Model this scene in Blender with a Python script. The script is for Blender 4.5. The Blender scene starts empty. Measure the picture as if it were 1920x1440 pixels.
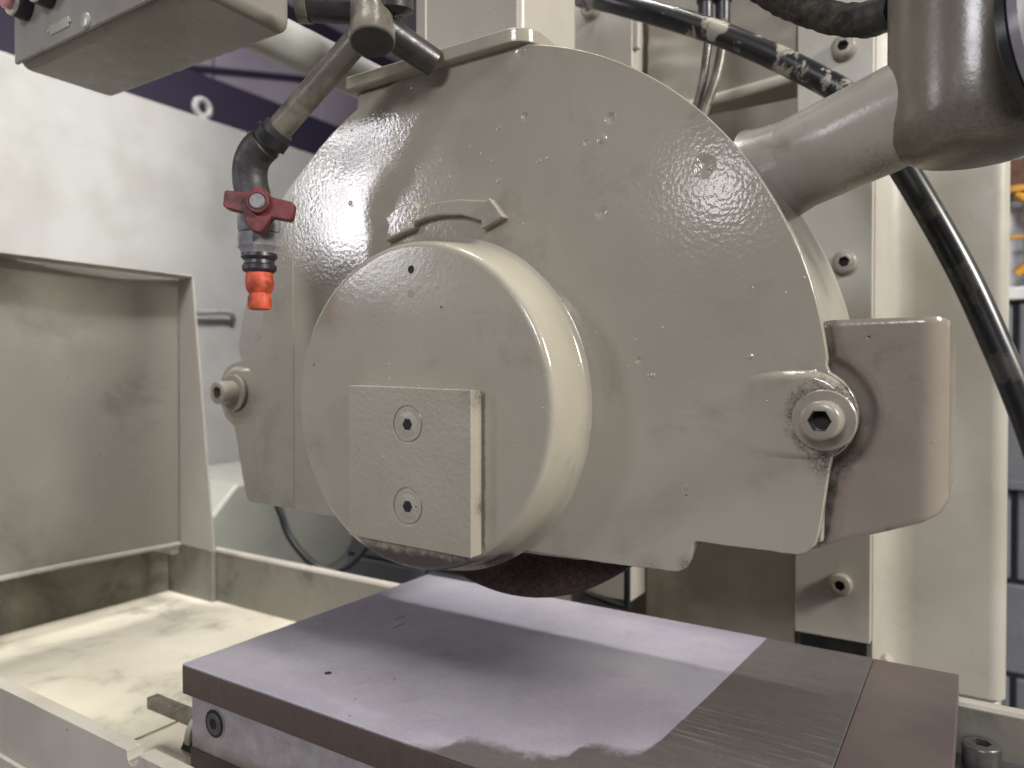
import bpy, bmesh, math, random
from math import sin, cos, pi, radians, atan2, hypot
from mathutils import Vector, Matrix, noise
random.seed(7)
S = bpy.context.scene
C = S.collection
EYE = 1.35            # height of the lens above the workshop floor; machine coordinates have z = 0 there

# ------------------------------------------------------------------ camera
cam = bpy.data.cameras.new("camera"); cam_o = bpy.data.objects.new("camera", cam); C.objects.link(cam_o)
cam.sensor_width = 36; cam.lens = 36 * 1373 / 1920
cam.clip_start = .02; cam.clip_end = 200
cam_o.location = (0, 0, EYE)
cam_o.rotation_euler = (radians(90 - .75), 0, radians(32.5))
cam.dof.use_dof = True; cam.dof.focus_distance = .53; cam.dof.aperture_fstop = 6.2
S.camera = cam_o
S.view_settings.view_transform = 'Standard'; S.view_settings.look = 'None'
S.view_settings.exposure = 0; S.view_settings.gamma = 1

# ------------------------------------------------------------------ ambient light of the workshop, its lamps and added fill lights
W = bpy.data.worlds.new("World"); S.world = W; W.use_nodes = True
W.node_tree.nodes['Background'].inputs[0].default_value = (.86, .84, .90, 1)
W.node_tree.nodes['Background'].inputs[1].default_value = .104

def lamp(name, loc, target, size, power, color, size_y=None, spread=180):
    l = bpy.data.lights.new(name, 'AREA'); l.energy = power; l.color = color
    l.shape = 'RECTANGLE'; l.size = size; l.size_y = size_y or size; l.spread = radians(spread)
    o = bpy.data.objects.new(name, l); C.objects.link(o)
    o.location = (loc[0], loc[1], loc[2] + EYE)
    o.rotation_euler = (Vector(target) - Vector(loc)).to_track_quat('-Z', 'Y').to_euler()
    return o
lamp('overhead_lamp', (-1.42, .25, 3.0), (-1.35, .4, 0), 1.3, 15, (1, .97, .90), 1.3, 50)
lamp('chuck_pool_light', (-.62, .98, 3.1), (-.385, .685, -.26), .40, .40, (1, .985, .95), .40, 6)  # unseen narrow beam, shaped to add a bright pool on the chuck
lamp('side_lamp', (2.9, .34, 1.75), (-.3, .5, 0), .7, 185, (1, .972, .88))
lamp('bay_lamp', (-7.235, -6.144, 3.50), (-.506, .5, .245), 1.15, 55, (.96, .94, 1), .72)
lamp('bay_lamp', (-7.38, -6.434, 2.28), (-.496, .5, .153), 1.15, 88, (.96, .94, 1), 1.15)
lamp('bay_lamp', (-2.41, -6.93, 2.04), (-.152, .5, .129), .52, 12, (1, .95, 1), .52)
lamp('front_lamp', (.35, -5.4, 2.45), (-.35, .5, -.15), 1.6, 172, (.95, .95, 1), 1.1)
lamp('cabinet_fill', (.3, .45, 2.6), (-1.9, .9, .2), .5, 17, (1, .99, .97), .5, 52)  # unseen fill added to brighten cabinet and splash guard, beam kept off the machine
lamp('rear_lamp', (-3.5, 4.0, 3.0), (-5.5, 4.0, 2.0), 1.6, 110, (.92, .89, 1))

# ------------------------------------------------------------------ materials
def nodes(name):
    m = bpy.data.materials.new(name); m.use_nodes = True
    nt = m.node_tree; b = nt.nodes['Principled BSDF']
    return m, nt, b
class G:
    """tiny node-graph helper; all textures run in metres of world position"""
    def __init__(s, nt):
        s.nt = nt; s.pos = nt.nodes.new('ShaderNodeNewGeometry').outputs['Position']
    def n(s, t, **k):
        x = s.nt.nodes.new(t)
        for a, v in k.items(): setattr(x, a, v)
        return x
    def link(s, a, b): s.nt.links.new(a, b)
    def put(s, inp, v):
        if hasattr(v, 'links') or isinstance(v, bpy.types.NodeSocket): s.link(v, inp)
        else: inp.default_value = v
    def scaled(s, v):
        x = s.n('ShaderNodeVectorMath', operation='MULTIPLY'); s.link(s.pos, x.inputs[0]); x.inputs[1].default_value = v
        return x.outputs[0]
    def noise(s, scale, detail=2, rough=.5, vec=None, dist=0):
        x = s.n('ShaderNodeTexNoise'); s.link(vec or s.pos, x.inputs['Vector'])
        x.inputs['Scale'].default_value = scale; x.inputs['Detail'].default_value = detail
        x.inputs['Roughness'].default_value = rough; x.inputs['Distortion'].default_value = dist
        return x.outputs['Fac']
    def vor(s, scale, feature='F1', vec=None):
        x = s.n('ShaderNodeTexVoronoi', feature=feature); s.link(vec or s.pos, x.inputs['Vector'])
        x.inputs['Scale'].default_value = scale
        return x.outputs['Distance'], (x.outputs['Color'] if feature == 'F1' else None)
    def ramp(s, v, a, b, lo=0, hi=1):
        x = s.n('ShaderNodeMapRange', interpolation_type='SMOOTHSTEP'); s.put(x.inputs[0], v)
        for i, q in enumerate((a, b, lo, hi)): x.inputs[i + 1].default_value = q
        return x.outputs[0]
    def math(s, op, a, b=0):
        x = s.n('ShaderNodeMath', operation=op); s.put(x.inputs[0], a); s.put(x.inputs[1], b)
        return x.outputs[0]
    def mix(s, f, a, b):
        x = s.n('ShaderNodeMix', data_type='RGBA'); s.put(x.inputs[0], f)
        for i, q in ((6, a), (7, b)):
            if isinstance(q, tuple): q = (*q, 1)[:4]
            s.put(x.inputs[i], q)
        return x.outputs[2]
    def dist(s, p):
        x = s.n('ShaderNodeVectorMath', operation='DISTANCE'); s.link(s.pos, x.inputs[0]); x.inputs[1].default_value = p
        return x.outputs['Value']
    def sep(s):
        x = s.n('ShaderNodeSeparateXYZ'); s.link(s.pos, x.inputs[0]); return x.outputs
    def bump(s, layers):
        prev = None
        for h, d in layers:
            x = s.n('ShaderNodeBump'); x.inputs['Strength'].default_value = 1; x.inputs['Distance'].default_value = d
            s.link(h, x.inputs['Height'])
            if prev: s.link(prev, x.inputs['Normal'])
            prev = x.outputs[0]
        return prev

def paint(name, base, rough=.24, lump=.00022, peel=.00003, grime=(), dirt=.25, dirt_scale=9, pits=True, dark=(.05, .042, .038), coat=0.0, dents=(), strips=(), dirt_lo=.55):
    m, nt, b = nodes(name); g = G(nt)
    big = g.noise(6, 3, .6)
    col = g.mix(g.ramp(big, .35, .7, 0, 1), base, tuple(c * k for c, k in zip(base, (.86, .84, .83))))
    tint = g.noise(2.3, 2)
    col = g.mix(g.ramp(tint, .4, .7, 0, .35), col, (base[0] * 1.02, base[1] * .95, base[2] * .98))
    # dirt film and fine specks
    df = g.math('MULTIPLY', g.ramp(g.noise(dirt_scale, 6, .65, dist=.4), dirt_lo, dirt_lo + .25), dirt)
    col = g.mix(df, col, tuple(c * .4 for c in base))
    vd, vc = g.vor(70); rnd = g.n('ShaderNodeSeparateColor'); g.link(vc, rnd.inputs[0])
    sel = g.math('GREATER_THAN', rnd.outputs[0], .90)
    speck = g.math('MULTIPLY', g.ramp(g.math('ADD', vd, g.math('MULTIPLY', rnd.outputs[2], .05)), .05, .10, 1, 0), sel)
    if pits: col = g.mix(g.math('MULTIPLY', speck, .8), col, dark)
    for (p, r0, r1, k) in grime:                  # greasy dirt collected at given places
        e = g.math('ADD', g.dist((p[0], p[1], p[2] + EYE)), g.math('MULTIPLY', g.math('SUBTRACT', g.noise(160, 4, .7), .5), r1 * .9))
        gm = g.math('MULTIPLY', g.ramp(e, r0, r1, 1, 0), g.math('MULTIPLY', g.ramp(g.noise(520, 5, .75), .28, .66), k * .8))
        col = g.mix(gm, col, dark)
    for (ax, c, lo, hi, w, k) in strips:          # grease along an edge: narrow in one axis, long in the other
        sx = g.sep(); zz = EYE if ax == 'z' else 0; oz = EYE if ax == 'x' else 0
        q = g.math('ABSOLUTE', g.math('SUBTRACT', sx[0 if ax == 'x' else 2], c + zz))
        q = g.math('ADD', q, g.math('MULTIPLY', g.math('SUBTRACT', g.noise(130, 5, .7), .5), w * 1.3))
        o = sx[2 if ax == 'x' else 0]
        rng = g.math('MULTIPLY', g.ramp(o, lo + oz - .004, lo + oz + .004), g.ramp(o, hi + oz + .004, hi + oz - .004))
        gm = g.math('MULTIPLY', g.math('MULTIPLY', g.ramp(q, w * .3, w, 1, 0), rng), k)
        col = g.mix(gm, col, dark)
    g.link(col, b.inputs['Base Color'])
    rr = g.ramp(g.noise(18, 4), .3, .7, rough * .8, rough * 1.35)
    g.link(rr, b.inputs['Roughness'])
    b.inputs['Coat Weight'].default_value = coat
    b.inputs['Specular IOR Level'].default_value = .5
    vd2, vc2 = g.vor(38); r2 = g.n('ShaderNodeSeparateColor'); g.link(vc2, r2.inputs[0])
    crust = g.vor(95)[1]; r3 = g.n('ShaderNodeSeparateColor'); g.link(crust, r3.inputs[0])
    small = g.math('MULTIPLY', g.ramp(g.math('ADD', g.vor(95)[0], g.math('MULTIPLY', g.noise(300, 2), .12)), .08, .20, 1, 0), g.math('GREATER_THAN', r3.outputs[0], .80))
    bubble = g.math('MULTIPLY', g.ramp(vd2, .02, .10, 1, 0), g.math('GREATER_THAN', r2.outputs[1], .86))
    lay = [(g.noise(26, 2, .5), lump * .7), (g.noise(290, 1, .5), peel * 3.2), (g.noise(95, 3, .6), peel * 1.2), (bubble, .0004), (small, .00022 if pits else .0)]
    if pits: lay.append((speck, -.0006))
    for (p, rad, dep) in dents:
        e = g.math('ADD', g.dist((p[0], p[1], p[2] + EYE)), g.math('MULTIPLY', g.math('SUBTRACT', g.noise(300, 2), .5), rad * .5))
        lay.append((g.ramp(e, 0, rad, 0, 1), dep))
    g.link(g.bump(lay), b.inputs['Normal'])
    return m

def plain(name, col, rough=.5, metal=0, bump=None, var=.15, vscale=30):
    m, nt, b = nodes(name); g = G(nt)
    c = g.mix(g.ramp(g.noise(vscale, 4, .6), .35, .7), col, tuple(x * (1 - var) for x in col))
    g.link(c, b.inputs['Base Color']); b.inputs['Metallic'].default_value = metal
    g.link(g.ramp(g.noise(vscale * 2, 3), .3, .7, rough * .85, min(1, rough * 1.2)), b.inputs['Roughness'])
    if bump: g.link(g.bump([(g.noise(bump[0], 4, .6), bump[1])]), b.inputs['Normal'])
    return m

BASE = (.338, .317, .261)
M = {}
HB = (-.081, .5, -.028)
M['guard'] = paint('beige_gloss_paint', BASE, .11, dirt=.42, dirt_scale=13, dirt_lo=.52, grime=[(HB, .0195, .0285, 1.2), ((-.081, .5, -.054), .003, .018, 1.1), ((-.0775, .522, -.056), .003, .011, 1.2), ((-.084, .511, -.075), .002, .009, 1.2),
          ((-.0865, .509, -.095), .002, .009, 1.2), ((-.084, .512, .013), .001, .008, 1.0), ((-.069, .54, -.043), .002, .010, .9), ((-.63, .5, -.13), .0, .045, .45), ((-.59, .5, -.133), .0, .02, .45),
          ((-.2, .5, -.139), .0, .014, .5), ((-.172, .5, -.135), .0, .010, 1.1), ((-.669, .5, -.03), .012, .030, .8), ((-.326, .5, -.135), .0, .022, .5)],
          strips=[('z', -.1185, -.166, -.093, .0022, .8), ('z', -.1425, -.32, -.19, .0024, .6), ('z', -.1375, -.60, -.50, .0022, .6)],
          dents=[((-.1611, .5, .1445), .0095, .0010), ((-.2317, .5, .190), .0050, .0016), ((-.3059, .5, .2056), .0040, .0012), ((-.311, .5, .2587), .0060, .0012), ((-.2382, .5, .1762), .0050, -.0008),
                 ((-.2515, .5, .1753), .0030, .0008), ((-.2381, .5, .1205), .0060, .0006), ((-.2088, .5, .0105), .0028, .0010)])
M['chute'] = paint('brownish_chute_paint', (.25, .215, .18), .20, dirt=.4, dirt_scale=30, grime=[((-.066, .515, -.05), .002, .010, .9), ((-.0735, .517, -.062), .002, .012, 1.2), ((-.080, .515, -.075), .002, .009, 1.3), ((-.0835, .514, -.088), .002, .008, 1.3),
          ((-.0855, .513, -.102), .002, .008, 1.3), ((-.083, .514, .016), .001, .008, 1.1), ((-.062, .518, -.03), .002, .008, .7), ((-.046, .51, -.098), .0, .005, 1.0)])
M['hub'] = paint('beige_hub_paint', (.350, .328, .270), .15, dirt=.35, dirt_scale=17, lump=.00012, strips=[('x', -.3176, -.134, -.014, .0036, .7), ('z', -.151, -.445, -.315, .0125, .95)])
M['plate'] = paint('beige_plate_paint', BASE, .30, lump=.0003, peel=.00011, grime=[((-.318, .455, -.015), .0, .02, 1), ((-.318, .456, -.1), .0, .012, .9)])
M['steelpaint'] = paint('beige_bolt_paint', (.275, .25, .207), .30, lump=.0001, dirt=.5, dirt_scale=60)
M['column'] = paint('beige_casting_paint', (.405, .382, .338), .34, lump=.0005, dirt=.12, pits=False)
M['tubepaint'] = paint('beige_tube_paint', (.37, .348, .30), .27, lump=.0002, dirt=.7, dirt_scale=20, grime=[((-.06, .585, .135), .01, .035, .8), ((-.10, .60, .125), .0, .025, .6)])
M['housing'] = paint('grimy_housing_paint', (.165, .148, .12), .28, lump=.0003, dirt=.95, dirt_scale=18, grime=[((-.0, .56, .13), .02, .07, .9)])
M['box'] = paint('beige_box_paint', (.225, .209, .187), .26, lump=.0003, dirt=.5, dirt_scale=22)
M['cabinet'] = paint('cream_cabinet_paint', (.30, .298, .288), .35, lump=.0001, dirt=.06, pits=False)
M['tank'] = paint('grey_green_tank_paint', (.25, .255, .225), .4, lump=.0002, dirt=.4, pits=False)
M['splash'] = paint('worn_sheet_paint', (.385, .37, .325), .36, lump=.0002, dirt=.6, dirt_scale=7, dirt_lo=.50)
M['trayfloor'] = paint('stained_tray_paint', (.56, .525, .435), .5, lump=.0003, dirt=.9, dirt_scale=13, dirt_lo=.49, dark=(.10, .10, .08))
M['traywall'] = paint('stained_wall_paint', (.205, .195, .165), .4, lump=.0002, dirt=.95, dirt_scale=11, dirt_lo=.47)
M['shadedgrimywall'] = paint('shaded_greasy_wall_paint', (.17, .16, .13), .45, lump=.0002, dirt=.95, dirt_scale=12, dirt_lo=.42)  # grease, plus the shade under the splash guard painted in as darker colour
M['rail'] = paint('worn_rail_paint', (.41, .385, .34), .42, lump=.0002, dirt=.35, dirt_scale=30)
M['canvas'] = plain('waxed_canvas', (.62, .58, .49), .6, bump=(900, .0002), var=.18, vscale=14)
M['black'] = plain('black_plastic', (.012, .012, .014), .35)
M['hole'] = plain('dark_hole', (.006, .006, .006), .7)
M['rubber'] = plain('dirty_rubber', (.035, .032, .034), .5, bump=(120, .0008), var=.5, vscale=60)
M['ragged'] = plain('burnt_hose_rubber', (.035, .026, .018), .75, bump=(160, .003), var=.75, vscale=70)
M['pvc'] = plain('grey_fitting_plastic', (.24, .232, .25), .4, bump=(150, .0006), var=.45, vscale=60)
M['darkpvc'] = plain('dark_fitting_plastic', (.022, .018, .026), .38, var=.3, vscale=80)
M['red'] = plain('faded_red_plastic', (.14, .022, .026), .5, var=.7, vscale=70, bump=(200, .0003))
M['orange'] = plain('orange_nozzle_plastic', (.56, .078, .032), .6, var=.65, vscale=90, bump=(220, .0003))
M['pipe'] = plain('greasy_pipe_paint', (.17, .15, .125), .26, var=.6, vscale=45, bump=(120, .0004))
M['darkpipe'] = plain('dark_greasy_metal', (.035, .032, .032), .35, var=.5, vscale=45, bump=(120, .0004))
M['wheel'] = plain('brown_abrasive', (.066, .036, .032), .95, bump=(700, .0022), var=.75, vscale=420)
M['wall'] = plain('grey_block_paint', (.165, .17, .195), .6, bump=(140, .0012), var=.15, vscale=12)
M['mortar'] = plain('dark_mortar', (.055, .057, .066), .9)
M['cladding'] = plain('pale_cladding', (.50, .50, .52), .5, var=.2, vscale=5)
M['whitesill'] = plain('white_sill', (.8, .8, .8), .5)
M['orangeframe'] = plain('orange_frame_paint', (.62, .30, .02), .5)
M['brownbeam'] = plain('brown_beam', (.11, .045, .02), .6)
M['floor'] = plain('workshop_concrete', (.25, .24, .235), .6, var=.3, vscale=2)
M['purplebeam'] = plain('dark_steel_girt', (.018, .012, .03), .6)
M['lavender'] = plain('faded_wall_sheet', (.27, .235, .27), .6, var=.25, vscale=1)
M['lens'] = plain('pink_button_lens', (.50, .22, .24), .2)
M['lavcap'] = plain('grey_cap_paint', (.22, .205, .23), .3, var=.3)
M['chrome'] = plain('bright_screw', (.55, .52, .47), .3, .6)

def hose_mat():
    m, nt, b = nodes('oversprayed_hose'); g = G(nt)
    top = g.ramp(g.noise(20, 5, .7, dist=.6), .54, .60)
    z = g.sep()[2]
    hi = g.ramp(z, EYE + .22, EYE + .30)
    f = g.math('MULTIPLY', top, g.math('ADD', g.math('MULTIPLY', hi, .85), .12))
    c = g.mix(f, (.012, .012, .014), (.30, .28, .23))
    g.link(c, b.inputs['Base Color']); b.inputs['Roughness'].default_value = .3
    return m
M['hose'] = hose_mat()

def steel(name, col, rough, streak, metal=.85, lobed_shadow=False, var=.25):
    m, nt, b = nodes(name); g = G(nt)
    st = g.noise(60, 5, .7, vec=g.scaled(streak))
    blot = g.noise(9, 4, .6)
    c = g.mix(g.ramp(st, .3, .7), col, tuple(x * (1 - var) for x in col))
    c = g.mix(g.ramp(blot, .4, .7, 0, .9), c, (col[0] * .78, col[1] * .74, col[2] * .80))
    c = g.mix(g.ramp(g.noise(28, 6, .75), .52, .75, 0, .55), c, (col[0] * .62, col[1] * .58, col[2] * .60))
    c = g.mix(g.ramp(g.noise(850, 2, .7), .52, .72, 0, .30), c, tuple(min(1, x * 1.5) for x in col))
    c = g.mix(g.math('MULTIPLY', g.ramp(g.noise(160, 3, .8, vec=g.scaled((.10, 1.6, 1))), .66, .74), .45), c, tuple(x * .45 for x in col))
    vd, vc = g.vor(55); r = g.n('ShaderNodeSeparateColor'); g.link(vc, r.inputs[0])
    speck = g.math('MULTIPLY', g.ramp(vd, .04, .09, 1, 0), g.math('GREATER_THAN', r.outputs[0], .88))
    c = g.mix(g.math('MULTIPLY', speck, .7), c, (.04, .035, .035))
    rr = g.ramp(blot, .3, .7, rough * .85, rough * 1.2)
    met = metal
    if lobed_shadow:
        # cast shadow painted into the colour: a brownish matt tone with a lobed outline on the front and right of the plate
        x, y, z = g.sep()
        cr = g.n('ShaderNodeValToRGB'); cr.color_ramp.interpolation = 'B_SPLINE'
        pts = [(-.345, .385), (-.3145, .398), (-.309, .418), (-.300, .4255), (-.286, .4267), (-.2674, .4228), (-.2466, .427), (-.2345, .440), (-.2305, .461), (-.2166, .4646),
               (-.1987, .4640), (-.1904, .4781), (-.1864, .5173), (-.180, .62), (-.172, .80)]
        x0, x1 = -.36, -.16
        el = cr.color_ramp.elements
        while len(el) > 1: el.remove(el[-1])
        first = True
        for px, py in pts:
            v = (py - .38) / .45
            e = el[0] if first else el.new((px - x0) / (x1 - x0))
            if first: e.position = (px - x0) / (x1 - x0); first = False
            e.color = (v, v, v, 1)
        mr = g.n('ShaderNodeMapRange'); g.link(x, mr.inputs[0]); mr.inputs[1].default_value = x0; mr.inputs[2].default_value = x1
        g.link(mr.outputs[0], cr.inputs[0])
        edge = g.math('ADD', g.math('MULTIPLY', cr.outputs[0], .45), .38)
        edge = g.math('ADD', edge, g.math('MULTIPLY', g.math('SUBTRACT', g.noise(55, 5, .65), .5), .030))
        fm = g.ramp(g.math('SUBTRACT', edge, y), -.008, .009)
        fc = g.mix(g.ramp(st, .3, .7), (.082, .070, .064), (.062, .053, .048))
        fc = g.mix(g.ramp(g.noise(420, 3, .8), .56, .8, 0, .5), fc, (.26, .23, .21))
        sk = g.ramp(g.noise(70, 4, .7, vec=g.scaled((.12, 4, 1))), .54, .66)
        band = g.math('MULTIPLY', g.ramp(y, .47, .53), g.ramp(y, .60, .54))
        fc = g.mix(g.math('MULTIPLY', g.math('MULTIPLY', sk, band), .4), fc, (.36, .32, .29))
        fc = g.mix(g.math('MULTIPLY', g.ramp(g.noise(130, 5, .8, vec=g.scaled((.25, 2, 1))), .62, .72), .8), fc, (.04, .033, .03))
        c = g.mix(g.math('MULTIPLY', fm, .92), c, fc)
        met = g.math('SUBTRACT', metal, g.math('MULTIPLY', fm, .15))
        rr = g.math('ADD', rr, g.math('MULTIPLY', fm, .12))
    g.link(c, b.inputs['Base Color']); g.put(b.inputs['Metallic'], met); g.link(rr, b.inputs['Roughness'])
    g.link(g.bump([(g.noise(300, 3, .6, vec=g.scaled(streak)), .00006), (g.noise(900, 2), .00004)]), b.inputs['Normal'])
    return m
M['chucktop'] = steel('ground_steel', (.435, .415, .475), .42, (.6, 2, 1), .35, lobed_shadow=True, var=.07)
M['chuckend'] = steel('brownish_ground_steel', (.135, .104, .10), .45, (.6, 2, 1), .3, var=.08)
M['chuckside'] = steel('brown_steel_edge', (.16, .125, .11), .42, (4, 1, .3), .6)
M['chuckbody'] = steel('scuffed_steel_body', (.42, .40, .42), .5, (1, 1, 1), .35, var=.45)
M['chuckbase'] = steel('dark_steel_base', (.10, .09, .10), .5, (1, 1, 1), .4)
M['rimmetal'] = paint('beige_rim_paint', (.36, .345, .30), .2, lump=.00012, dirt=.6, dirt_scale=40)
M['boltsteel'] = steel('black_oxide_steel', (.11, .105, .105), .42, (1, 1, 1), .6)

# ------------------------------------------------------------------ building helpers (machine coordinates: z = 0 at lens height)
def thing(name, label, cat, base, group=None):
    o = bpy.data.objects.new(name, None); C.objects.link(o); o.empty_display_size = .05
    o.location = (base[0], base[1], base[2] + EYE); o['label'] = label; o['category'] = cat
    if group: o['group'] = group
    return o
def root_loc(p):
    v = Vector((0, 0, 0))
    while p: v += p.location; p = p.parent
    return v
def obj(name, bm, mat, parent=None, bevel=0, seg=2, smooth=True, sharp=35, label=None, origin=None):
    bmesh.ops.recalc_face_normals(bm, faces=bm.faces)
    me = bpy.data.meshes.new(name)
    off = root_loc(parent) - Vector((0, 0, EYE)) if parent else Vector(origin or (0, 0, 0))
    bmesh.ops.translate(bm, verts=bm.verts, vec=-off)
    if smooth:
        for f in bm.faces: f.smooth = True
        for e in bm.edges:
            if len(e.link_faces) == 2 and e.calc_face_angle(0) > radians(sharp): e.smooth = False
    bm.to_mesh(me); bm.free(); me.materials.append(mat)
    o = bpy.data.objects.new(name, me); C.objects.link(o)
    if parent: o.parent = parent
    else: o.location = off + Vector((0, 0, EYE))
    if bevel:
        md = o.modifiers.new('edge', 'BEVEL'); md.width = bevel; md.segments = seg; md.limit_method = 'ANGLE'; md.angle_limit = radians(35)
        md.harden_normals = True
        for e in me.edges: e.use_edge_sharp = False
    if label: o['label'] = label
    return o
def box(x0, x1, y0, y1, z0, z1, bm=None):
    bm = bm or bmesh.new()
    v = [bm.verts.new((x, y, z)) for x in (x0, x1) for y in (y0, y1) for z in (z0, z1)]
    for q in ((0, 1, 3, 2), (4, 6, 7, 5), (0, 4, 5, 1), (2, 3, 7, 6), (0, 2, 6, 4), (1, 5, 7, 3)): bm.faces.new([v[i] for i in q])
    return bm
def prism(pts, y0, y1, bm=None, swap=None):
    """outline in XZ pushed from y0 to y1; swap='yz' reads the outline as YZ pushed along x, 'xy' as plan pushed along z"""
    bm = bm or bmesh.new()
    f = {None: lambda a, b, d: (a, d, b), 'yz': lambda a, b, d: (d, a, b), 'xy': lambda a, b, d: (a, b, d)}[swap]
    A = [bm.verts.new(f(a, b, y0)) for a, b in pts]; B = [bm.verts.new(f(a, b, y1)) for a, b in pts]
    bm.faces.new(A); bm.faces.new(B[::-1])
    for i in range(len(pts)): j = (i + 1) % len(pts); bm.faces.new((A[i], B[i], B[j], A[j]))
    return bm
def frame(o, d):
    return Matrix.Translation(Vector(o)) @ Vector(d).to_track_quat('Z', 'Y').to_matrix().to_4x4()
def lathe(prof, o, d, seg=48, bm=None, hexr=None, ang=0):
    """profile (radius, height) turned about direction d from point o; hexr=(inner radius, depth) sinks a hexagon socket in the last ring"""
    bm = bm or bmesh.new(); M4 = frame(o, d); rings = []
    def ring(fr, h):
        return [bm.verts.new(M4 @ Vector((fr(a) * cos(a), fr(a) * sin(a), h))) for a in (2 * pi * i / seg for i in range(seg))]
    for r, h in prof: rings.append(ring((lambda a, r=r: r), h))
    if hexr:
        hr, dep = hexr; h = prof[-1][1]
        fx = lambda a: hr * cos(pi / 6) / cos(((a + ang) % (pi / 3)) - pi / 6)
        rings.append(ring(fx, h)); rings.append(ring(fx, h - dep))
    for A, B in zip(rings, rings[1:]):
        for i in range(seg): j = (i + 1) % seg; bm.faces.new((A[i], A[j], B[j], B[i]))
    bm.faces.new(rings[-1])
    if prof[0][0] > 1e-6: bm.faces.new(rings[0][::-1])
    return bm
def spline(pts, n=10):
    P = [Vector(p) for p in pts]; P = [2 * P[0] - P[1]] + P + [2 * P[-1] - P[-2]]; out = []
    for i in range(1, len(P) - 2):
        for k in range(n):
            t = k / n; a, b, c, d = P[i - 1:i + 3]
            out.append(.5 * (2 * b + (c - a) * t + (2 * a - 5 * b + 4 * c - d) * t * t + (3 * b - a - 3 * c + d) * t ** 3))
    return out + [P[-2]]
def tube(pts, r, seg=20, bm=None, n=10, smooth=True, rag=0):
    bm = bm or bmesh.new(); Q = spline(pts, n) if smooth else [Vector(p) for p in pts]
    up = Vector((.13, .31, .94)); rings = []
    for i, p in enumerate(Q):
        t = (Q[min(i + 1, len(Q) - 1)] - Q[max(i - 1, 0)]).normalized()
        u = (up - t * up.dot(t)).normalized(); w = t.cross(u); up = u
        rr = r(i / (len(Q) - 1)) if callable(r) else r
        ring = []
        for k in range(seg):
            a = 2 * pi * k / seg; q = u * cos(a) + w * sin(a)
            e = rr * (1 + (rag * noise.noise((p + q * rr) * 160) if rag else 0))
            ring.append(bm.verts.new(p + q * e))
        rings.append(ring)
    for A, B in zip(rings, rings[1:]):
        for k in range(seg): j = (k + 1) % seg; bm.faces.new((A[k], A[j], B[j], B[k]))
    bm.faces.new(rings[0][::-1]); bm.faces.new(rings[-1])
    return bm
def arc(cx, cz, r, a0, a1, n): return [(cx + r * cos(radians(a0 + (a1 - a0) * i / n)), cz + r * sin(radians(a0 + (a1 - a0) * i / n))) for i in range(n + 1)]
def rough_edge(pts, amp, step=.006):
    """break a straight run of outline into small uneven steps, like a cast edge with chipped paint"""
    out = []
    for (a, b), (c, d) in zip(pts, pts[1:]):
        L = hypot(c - a, d - b); k = max(1, int(L / step))
        for i in range(k):
            t = i / k; w = amp if 0 < i else 0
            nx, nz = -(d - b) / L, (c - a) / L; e = random.uniform(-w, w)
            out.append((a + (c - a) * t + nx * e, b + (d - b) * t + nz * e))
    return out + [pts[-1]]

# ------------------------------------------------------------------ setting
fl = obj('floor', box(-30, 30, -30, 30, -1.45, -1.35), M['floor'], origin=(0, 0, -1.35), smooth=False); fl['kind'] = 'structure'

# grey block wall on the right and behind the machine
bw = thing('block_wall', 'grey painted block wall behind the machine, seen at the right edge', 'wall', (-.5, 1.97, -1.35))
obj('mortar_bed', box(-2.9, 1.7, 1.90, 2.05, -1.35, .155), M['mortar'], bw, smooth=False)
blk_me = None
COURSE = .200
for row in range(8):
    z1 = .152 - row * COURSE; z0 = max(z1 - COURSE + .010, -1.349)
    if z1 - z0 < .05: continue
    for k in range(12):
        x0 = -2.9 + k * .4 + (.2 if row % 2 else 0) - .23
        if x0 + .39 > 1.7 or x0 < -2.9: continue
        if blk_me is None or z1 - z0 < .185:
            b = obj('block', box(x0, x0 + .39, 1.883, 1.905, z0, z1), M['wall'], bw, bevel=.006, seg=2)
            if blk_me is None: blk_me = b; bx, bz = x0, z1
        else:
            b = blk_me.copy(); C.objects.link(b); b.location = (x0 - bx, random.uniform(-.0015, .0015), z1 - bz)
obj('ledge', box(-2.9, 1.7, 1.868, 1.883, -.245, -.225), M['wall'], bw, bevel=.004)
obj('sill', box(-.6, 1.7, 1.87, 2.05, .157, .185), M['whitesill'], bw, bevel=.004)
cl = thing('cladding', 'pale corrugated metal cladding standing above the grey block wall', 'cladding', (.5, 2.0, .186))
def corr():
    pts = []
    x = -.6
    while x < 1.7:
        pts += [(x, 2.0), (x + .02, 2.0), (x + .03, 1.985), (x + .05, 1.985)]; x += .06
    return prism(pts + [(x, 2.0), (x, 2.02), (-.6, 2.02)], .187, 1.4, swap='xy')
obj('corrugated_sheet', corr(), M['cladding'], cl, smooth=False)
obj('girt', box(-.6, 1.7, 1.94, 1.984, .405, .47), M['brownbeam'], cl, bevel=.003)
of = thing('orange_frame', 'orange yellow steel frame bars in front of the pale cladding', 'rack frame', (.08, 1.9, .187))
obj('post', box(.30, .33, 1.88, 1.92, .187, .41), M['orangeframe'], of, bevel=.002)
obj('rail', box(-.1, .31, 1.89, 1.91, .388, .402), M['orangeframe'], of, bevel=.002)
obj('rail', box(-.1, .31, 1.915, 1.925, .292, .300), M['orangeframe'], of, bevel=.002)
obj('brace', tube([(.065, 1.9, .385), (.20, 1.9, .26)], .009, 8, smooth=False), M['orangeframe'], of)
obj('brace', tube([(.065, 1.9, .215), (.20, 1.9, .335)], .009, 8, smooth=False), M['orangeframe'], of)
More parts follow.
